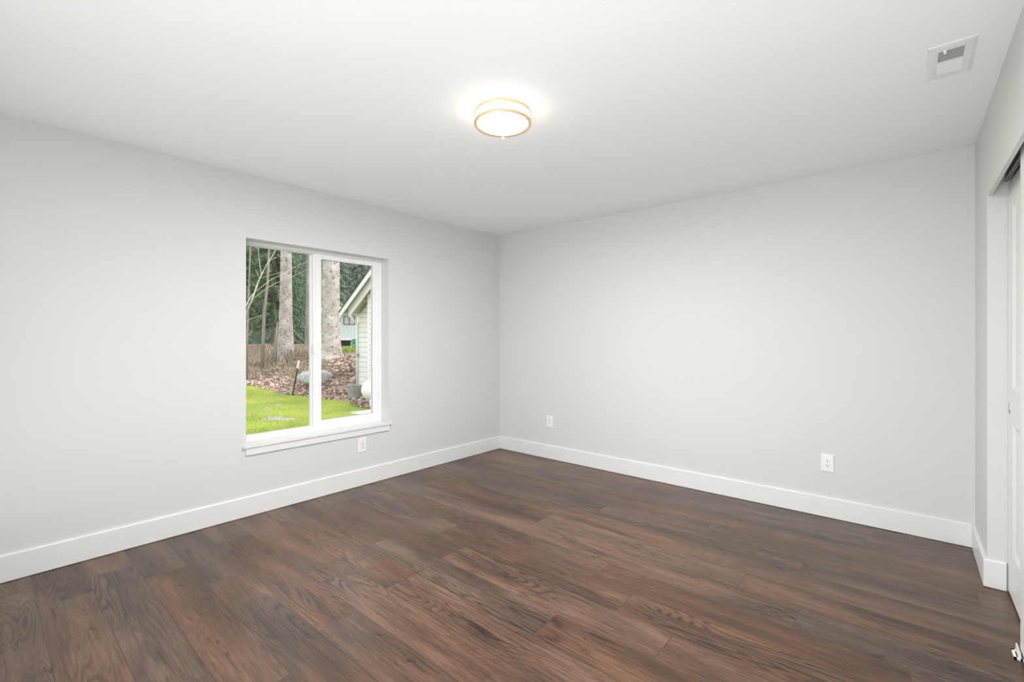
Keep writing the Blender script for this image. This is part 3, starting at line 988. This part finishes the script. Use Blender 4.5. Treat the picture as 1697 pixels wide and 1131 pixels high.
# bare many-branched shrub in front of the wood
def pz(px, py, d):
    return at(px, d, 1.272 - (py - 560) / FPX * d)
base = on_ground(378, 13.6, 0.05)
sh = empty('bare_shrub', base, 'bare pale-twigged shrub arching across the left pane', 'shrub')
def twig(pts, r0, r1, name='branch'):
    P = [pz(*p) - base for p in pts]
    n = len(P)
    mb = MB().tube(P, [0.82 * (r0 + (r1 - r0) * i / (n - 1)) for i in range(n)], 7)
    return part_(mb, name, M['twig'], sh)
mb = MB().tube([Vector((0, 0, 0)), pz(388, 585, 13.6) - base, pz(398, 545, 13.7) - base, pz(406.8, 522, 13.8) - base], [0.05, 0.042, 0.034, 0.028], 8)
part_(mb, 'stem', M['twig'], sh)
twig([(406.8, 522, 13.8), (418, 497, 13.8), (427, 470, 13.9), (436, 450, 14.0), (445, 434, 14.1), (452, 424, 14.1), (462, 405, 14.2)], 0.028, 0.012)
twig([(398, 535, 13.6), (406.8, 508, 13.6), (416, 492, 13.6), (423, 484, 13.7)], 0.024, 0.014)
twig([(423, 484, 13.7), (437.6, 472.6, 13.7), (449.6, 463.6, 13.8), (467.7, 455, 13.8), (482, 446, 13.9), (510, 433, 14.0)], 0.014, 0.005)
twig([(419.5, 495, 13.7), (432, 486, 13.6), (445, 475.6, 13.6), (461, 468, 13.6), (482, 460, 13.6), (499, 452, 13.6), (513.5, 445, 13.6), (530, 438, 13.6)], 0.014, 0.006)
twig([(436, 450, 14.0), (443, 438, 13.9), (451, 430, 13.9), (458, 427, 13.9)], 0.014, 0.008)
twig([(433, 454, 14.0), (431, 442, 14.1), (429, 425, 14.2), (428, 410, 14.2)], 0.012, 0.007)
twig([(432, 461, 14.0), (445, 457, 14.1), (462, 453, 14.2), (475, 450, 14.2)], 0.008, 0.004)
twig([(430, 463, 13.9), (427, 455, 13.9), (423.5, 448, 13.9)], 0.008, 0.005)
twig([(437, 453, 14.0), (444, 452, 14.0), (451, 449, 14.0)], 0.006, 0.004)
twig([(487.5, 457.5, 13.6), (490, 449, 13.6), (495, 443, 13.6)], 0.006, 0.003)
twig([(404, 535, 13.7), (412, 530, 13.9), (424, 526, 14.0), (437, 521.5, 14.0)], 0.010, 0.004)
twig([(402, 560, 13.7), (411, 556, 13.8), (416, 552, 13.8), (418, 548, 13.8)], 0.009, 0.004)
twig([(440, 478, 13.6), (452, 475, 13.7), (466, 474, 13.7), (474, 472, 13.7)], 0.006, 0.003)

# ------------------------------------------------------------------ boulder, post, flat patches
def rock(name, c, size, label, seed, m='stone', cat='boulder'):
    mb = MB(); vs, fs = [], []
    a, b = 26, 14
    for i in range(b + 1):
        th = math.pi * i / b
        for k in range(a):
            ph = 2 * math.pi * k / a
            v = Vector((math.sin(th) * math.cos(ph), math.sin(th) * math.sin(ph), math.cos(th)))
            n_ = 1 + 0.5 * noise.noise(v * 1.1 + Vector((seed, 0, 0))) + 0.10 * noise.noise(v * 3.2 + Vector((0, seed, 0)))
            q = v * n_
            q.z = max(-0.5, min(q.z, 0.72 + 0.1 * q.x))
            vs.append((q.x * size[0], q.y * size[1], q.z * size[2]))
    for i in range(b):
        for k in range(a):
            k2 = (k + 1) % a
            fs.append((i * a + k, (i + 1) * a + k, (i + 1) * a + k2, i * a + k2))
    mb.add(vs, fs, True)
    o = mb.build(name, M[m]); o.location = c
    o.rotation_euler = (0, 0, YAW)
    return tag(o, label, cat)
p = on_ground(522, 16.0)
rock('boulder', p + Vector((0, 0, 0.22)), (0.50, 0.38, 0.34), 'low grey boulder half sunk in the leafy bank', 4)
p = on_ground(455, 10.55); p.z += 0.005
rock('gravel_patch', p, (0.45, 0.22, 0.035), 'larger grey gravelly patch in the near lawn', 9, 'gravel', 'gravel patch')
p = on_ground(459, 12.7); p.z += 0.005
rock('gravel_patch', p, (0.11, 0.14, 0.03), 'small grey bare patch near the far edge of the lawn', 12, 'gravel', 'gravel patch')
p = on_ground(441, 12.0); p.z += 0.005
rock('gravel_patch', p, (0.09, 0.12, 0.03), 'tiny pale bare patch in the middle of the lawn', 15, 'gravel', 'gravel patch')

p0 = on_ground(483.5, 14.8, 0.1); p1 = at(495.5, 14.8, 1.272 - 38 / FPX * 14.8)
fp = empty('stake', p0, 'leaning dark metal stake with a white painted tip at the lawn edge', 'stake')
d_ = p1 - p0
part_(MB().tube([Vector((0, 0, 0)), d_ * 0.82], 0.026, 6, True, False), 'shaft', M['post_green'], fp)
part_(MB().tube([d_ * 0.80, d_], 0.034, 6, True, False), 'painted_tip', M['paint_white'], fp, 'white painted tip')

# ------------------------------------------------------------------ shed with gable end
SX0, SX1, SYF, SYB = -9.893, -4.9, 4.13, 9.2
SLOPE = 0.685
def roof_z(x):      # upper surface of the barge line
    xm = (SX0 + SX1) / 2
    return 2.075 + SLOPE * (xm - (-9.93)) - SLOPE * abs(x - xm)
xm = (SX0 + SX1) / 2
shed = empty('shed', (xm, (SYF + SYB) / 2, -0.6), 'cream lap-sided shed with white gable boards at the right of the window', 'shed')
sp = lambda mb, n, m, l=None: (lambda o: (o.__setitem__('label', l) if l else None, o)[1])(mb.build(n, M[m], shed))
def lap_wall_y(x0, x1, y, z0, left_limit, expo=0.157):
    """grooved lap siding facing -y; left_limit(z) is where the sloping roof line cuts a course"""
    mb = MB()
    z = z0
    while True:
        zt = z + expo
        a0, a1 = max(x0, left_limit(z + 0.020)), max(x0, left_limit(zt))
        b0, b1 = min(x1, 2 * xm - left_limit(z + 0.020)), min(x1, 2 * xm - left_limit(zt))
        if b1 - a1 < 0.05: break
        mb.prism([(a0, z + 0.020), (b0, z + 0.020), (b1, zt), (a1, zt)], 'y', y - 0.034, y + 0.004)
        z = zt
    return mb
def cut(z): return (z + 0.17 - roof_z(SX0)) / SLOPE + SX0
def gable(x): return roof_z(x) - 0.16
core = MB().prism([(SX0, -0.8), (SX1, -0.8), (SX1, gable(SX1)), (xm, gable(xm)), (SX0, gable(SX0))], 'y', SYF, SYB)
sp(core, 'wall', 'paint_cream')
sp(lap_wall_y(SX0 + 0.10, SX1, SYF, -0.30, cut), 'lap_siding', 'paint_cream')
# bay standing out from the gable wall
BX0, BX1, BY = -8.93, -6.6, 3.90
sp(MB().prism([(BX0, -0.8), (BX1, -0.8), (BX1, gable(BX1)), (BX0, gable(BX0))], 'y', BY, SYF - 0.001), 'bay_wall', 'paint_cream')
sp(lap_wall_y(BX0 + 0.09, BX1, BY, -0.36, cut), 'lap_siding', 'paint_cream')
sp(MB().box(BX0 - 0.02, BX0 + 0.09, BY - 0.034, SYF - 0.03, -0.5, gable(BX0) - 0.01), 'corner_board', 'paint_white')
sp(MB().box(SX0 - 0.035, SX0 + 0.09, SYF - 0.034, SYF + 0.09, -0.5, gable(SX0) - 0.005), 'corner_board', 'paint_white')
# roof deck, shingles, gable boards
RX0, RX1 = -9.935, SX1 + 0.04
def slab(x0, x1, y0, y1, dz0, dz1):
    """sloping slab between the roof line shifted by dz0..dz1"""
    return [(x, y, roof_z(x) + dz) for dz in (dz0, dz1) for y in (y0, y1) for x in (x0, x1)], [(0, 2, 3, 1), (4, 5, 7, 6), (0, 1, 5, 4), (2, 6, 7, 3), (0, 4, 6, 2), (1, 3, 7, 5)]
def both(y0, y1, dz0, dz1, ext=0.0):
    mb = MB()
    mb.add(*slab(RX0 - ext, xm, y0, y1, dz0, dz1))
    mb.add(*slab(xm, RX1 + ext, y0, y1, dz0, dz1))
    return mb
sp(both(3.47, SYB + 0.35, 0.004, 0.022, 0.02), 'roof_shingles', 'shingle', 'dark shingle edge')
sp(both(3.72, SYB + 0.3, -0.022, 0.002), 'roof_deck', 'soffit', 'beige soffit boards')
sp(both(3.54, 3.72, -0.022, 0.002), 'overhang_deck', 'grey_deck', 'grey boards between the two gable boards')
sp(both(3.50, 3.54, -0.150, 0.003), 'barge_board', 'paint_white', 'white outer gable board')
inner = MB()
x_in = -9.716
inner.prism([(x_in, roof_z(x_in) - 0.305), (xm, roof_z(xm) - 0.305), (xm, roof_z(xm) - 0.024), (x_in, roof_z(x_in) - 0.024)], 'y', 3.68, 3.72)
inner.prism([(xm, roof_z(xm) - 0.305), (2 * xm - x_in, roof_z(x_in) - 0.305), (2 * xm - x_in, roof_z(x_in) - 0.024), (xm, roof_z(xm) - 0.024)], 'y', 3.68, 3.72)
sp(inner, 'barge_board', 'paint_white', 'white inner gable board')
for x_ in (-9.28, -7.9):
    lb = MB()
    lb.prism([(x_ - 0.05, roof_z(x_ - 0.05) - 0.10), (x_ + 0.05, roof_z(x_ + 0.05) - 0.10), (x_ + 0.05, roof_z(x_ + 0.05) - 0.024), (x_ - 0.05, roof_z(x_ - 0.05) - 0.024)], 'y', 3.73, SYF - 0.002)
    sp(lb, 'lookout', 'soffit')
# gutter outlet and downspout at the corner
dsx = SX0 - 0.012
P = [(-9.70, 3.76, 2.00), (-9.70, 3.77, 1.93), (-9.71, 3.80, 1.86), (-9.78, 3.96, 1.79), (-9.845, 4.05, 1.73), (-9.86, 4.06, 1.62), (-9.86, 4.06, -0.3)]
sp(MB().tube(P, 0.034, 10), 'downspout', 'paint_white', 'white downspout at the shed corner')
tp = MB().tube([(-9.78, 4.095, 0.72), (-9.78, 3.99, 0.72), (-9.78, 3.97, 0.66)], 0.018, 8)
tp.tube([(-9.82, 4.00, 0.76), (-9.74, 4.00, 0.76)], 0.010, 6)
sp(tp, 'spigot', 'galv', 'small grey spigot on the shed wall')

# ------------------------------------------------------------------ propane tank, planter, slab
TR = 0.30
tc_ = Vector((-7.66, 3.22, -0.17))
tank = empty('propane_tank', (-7.0, 3.22, -0.6), 'rounded white propane tank lying in front of the shed', 'gas tank')
prof = []
n = 12
for i in range(n + 1):
    a = math.pi / 2 * i / n
    prof.append((TR * math.sin(a), -TR * math.cos(a)))
prof += [(TR, 0.5), (TR, 1.9)]
for i in range(1, n + 1):
    a = math.pi / 2 * i / n
    prof.append((TR * math.cos(a), 1.9 + TR * math.sin(a)))
mb = MB().lathe(prof, (0, 0, 0), 40)
mb.v = [(tc_.x + z, tc_.y + x, tc_.z + y) for x, y, z in mb.v]
mb.build('tank_shell', M['tank'], tank)
for x_ in (-7.40, -6.1):
    lg = MB().prism([(tc_.y - 0.24, -0.42), (tc_.y + 0.24, -0.42), (tc_.y + 0.20, -0.30), (tc_.y - 0.20, -0.30)], 'x', x_, x_ + 0.05)
    lg.box(x_ - 0.04, x_ + 0.09, tc_.y - 0.24, tc_.y - 0.14, -0.62, -0.40).box(x_ - 0.04, x_ + 0.09, tc_.y + 0.14, tc_.y + 0.24, -0.62, -0.40)
    lg.build('leg', M['tank'], tank)
lug = MB().prism([(tc_.x + 0.42, tc_.z + 0.27), (tc_.x + 0.58, tc_.z + 0.27), (tc_.x + 0.53, tc_.z + 0.37), (tc_.x + 0.47, tc_.z + 0.37)], 'y', tc_.y - 0.01, tc_.y + 0.01)
lug.build('lifting_lug', M['tank'], tank)
dm = MB().lathe([(0.17, 0.0), (0.17, 0.14), (0.15, 0.19), (0.08, 0.215), (0.0, 0.22)], (tc_.x + 0.95, tc_.y, tc_.z + 0.27), 28)
dm.build('valve_dome', M['tank'], tank)
p = on_ground(594.5, 13.3)
sh_ = MB().prism([(p.x - 0.06, p.z), (p.x + 0.10, p.z), (p.x + 0.10, p.z + 0.12), (p.x + 0.04, p.z + 0.10)], 'y', p.y - 0.03, p.y + 0.03)
sh_.build('end_bracket', M['tank'], tank)

p = on_ground(587.5, 13.95)
pot = empty('planter_tub', p, 'grey ribbed round metal tub between the shed corner and the white tank', 'planter')
pr = [(0.0, 0.0), (0.175, 0.0)]
for i in range(9):
    z = 0.02 + i * 0.038
    r = 0.178 + i * 0.0052
    pr += [(r, z), (r + 0.007, z + 0.012), (r + 0.007, z + 0.022), (r + 0.001, z + 0.034)]
pr += [(0.225, 0.372), (0.242, 0.376), (0.245, 0.395), (0.238, 0.408), (0.224, 0.400), (0.218, 0.36), (0.20, 0.33)]
part_(MB().lathe(pr, (0, 0, 0), 40), 'tub', M['galv'], pot)
part_(MB().lathe([(0.0, 0.345), (0.21, 0.335)], (0, 0, 0), 24), 'potting_soil', M['soil'], pot, 'brown soil in the tub')
sl_ = MB().bbox(-6.75, -5.0, 2.02, 2.60, -0.66, -0.545, 0.01)
tag(sl_.build('concrete_slab', M['concrete']), 'pale concrete slab on the lawn at the lower right of the window', 'slab')

# ------------------------------------------------------------------ neighbour's house behind the trees
hd = 34.0
hc = at(577, hd)
house = empty('neighbour_house', (hc.x, hc.y, 0.55), 'pale green-grey house with a two-light window seen behind the thick trunk', 'house')
house.rotation_euler = (0, 0, YAW)
hz = lambda py: 1.272 - (py - 560) / FPX * hd - 0.55
hx = lambda px: (px - 577) / FPX * hd
z0, z1 = hz(563), hz(519)
part_(MB().box(hx(536), hx(650), 0, 5.0, z0, z1 + 0.1), 'wall', M['house_wall'], house)
bt = MB()
x_ = hx(536)
while x_ < hx(650):
    bt.box(x_, x_ + 0.03, -0.016, 0.0, z0, z1); x_ += 0.21
part_(bt, 'cladding_battens', M['house_wall'], house)
part_(MB().box(hx(536), hx(650), -0.03, 0.02, z0 - 0.06, z0 + 0.10), 'sill_board', M['paint_white'], house, 'pale board along the base')
part_(MB().prism([(-0.55, z1 + 0.05), (-0.55, z1 + 0.26), (2.5, z1 + 0.62), (5.6, z1 + 0.26), (5.6, z1 + 0.05)], 'x', hx(530), hx(655)), 'roof', M['house_roof'], house, 'pale low roof')
part_(MB().box(hx(537), hx(649), 0.12, 4.9, -0.5, z0), 'crawl_space', M['void'], house, 'dark gap under the floor')
wx0, wx1, wz0, wz1 = hx(569.5), hx(588.5), hz(538.5), hz(524)
wf = MB()
t = 0.055
for a in ((wx0, wx0 + t, wz0, wz1), (wx1 - t, wx1, wz0, wz1), (wx0, wx1, wz0, wz0 + t), (wx0, wx1, wz1 - t, wz1), ((wx0 + wx1) / 2 - 0.03, (wx0 + wx1) / 2 + 0.03, wz0, wz1)):
    wf.box(a[0], a[1], -0.05, 0.01, a[2], a[3])
wfo = part_(wf, 'window_frame', M['house_trim'], house, 'grey window frame')
cu = part_(MB().box(wx0 + t, wx1 - t, -0.02, -0.004, wz0 + t, wz1 - t), 'curtain', M['curtain'], house)
cu.parent = wfo

hh = at(587, 33.7); hzc = 1.272 - (569 - 560) / FPX * 33.7
ho = empty('garden_hose', (hh.x, hh.y, hzc - 0.33), 'coiled turquoise garden hose hanging under the neighbouring house wall', 'hose')
for j in range(7):
    rx, rz = 0.235 - 0.030 * (j % 6), 0.31 - 0.036 * (j % 6)
    off = Vector((rnd.uniform(-0.02, 0.02), 0, rnd.uniform(-0.02, 0.02))); dep = 0.03 * j - 0.1
    pts = [Vector((RT.x * rx * math.cos(a), RT.y * rx * math.cos(a), 0.33 + rz * math.sin(a))) - FW * dep * 0.5 + off for a in [2 * math.pi * k / 28 for k in range(29)]]
    part_(MB().tube(pts, 0.034, 6), 'coil', M['hose'], ho)
# strip of grass in front of the neighbouring house
items = []
for _ in range(4200):
    d = rnd.uniform(22.5, 32.5); px = rnd.uniform(556, 640)
    p = at(px, d); p.z = gz(p.x, p.y)
    if p.x > -10.2 and p.y > 3.0 and p.y < 10: continue
    items.append(blade(p, rnd.uniform(0.08, 0.16), 0.03, rnd.uniform(0, 6.28), rnd.uniform(0.3, 1.0)))
strip_mesh('far_grass', M['blade'], items, 'strip of green grass in front of the neighbouring house', 'grass')
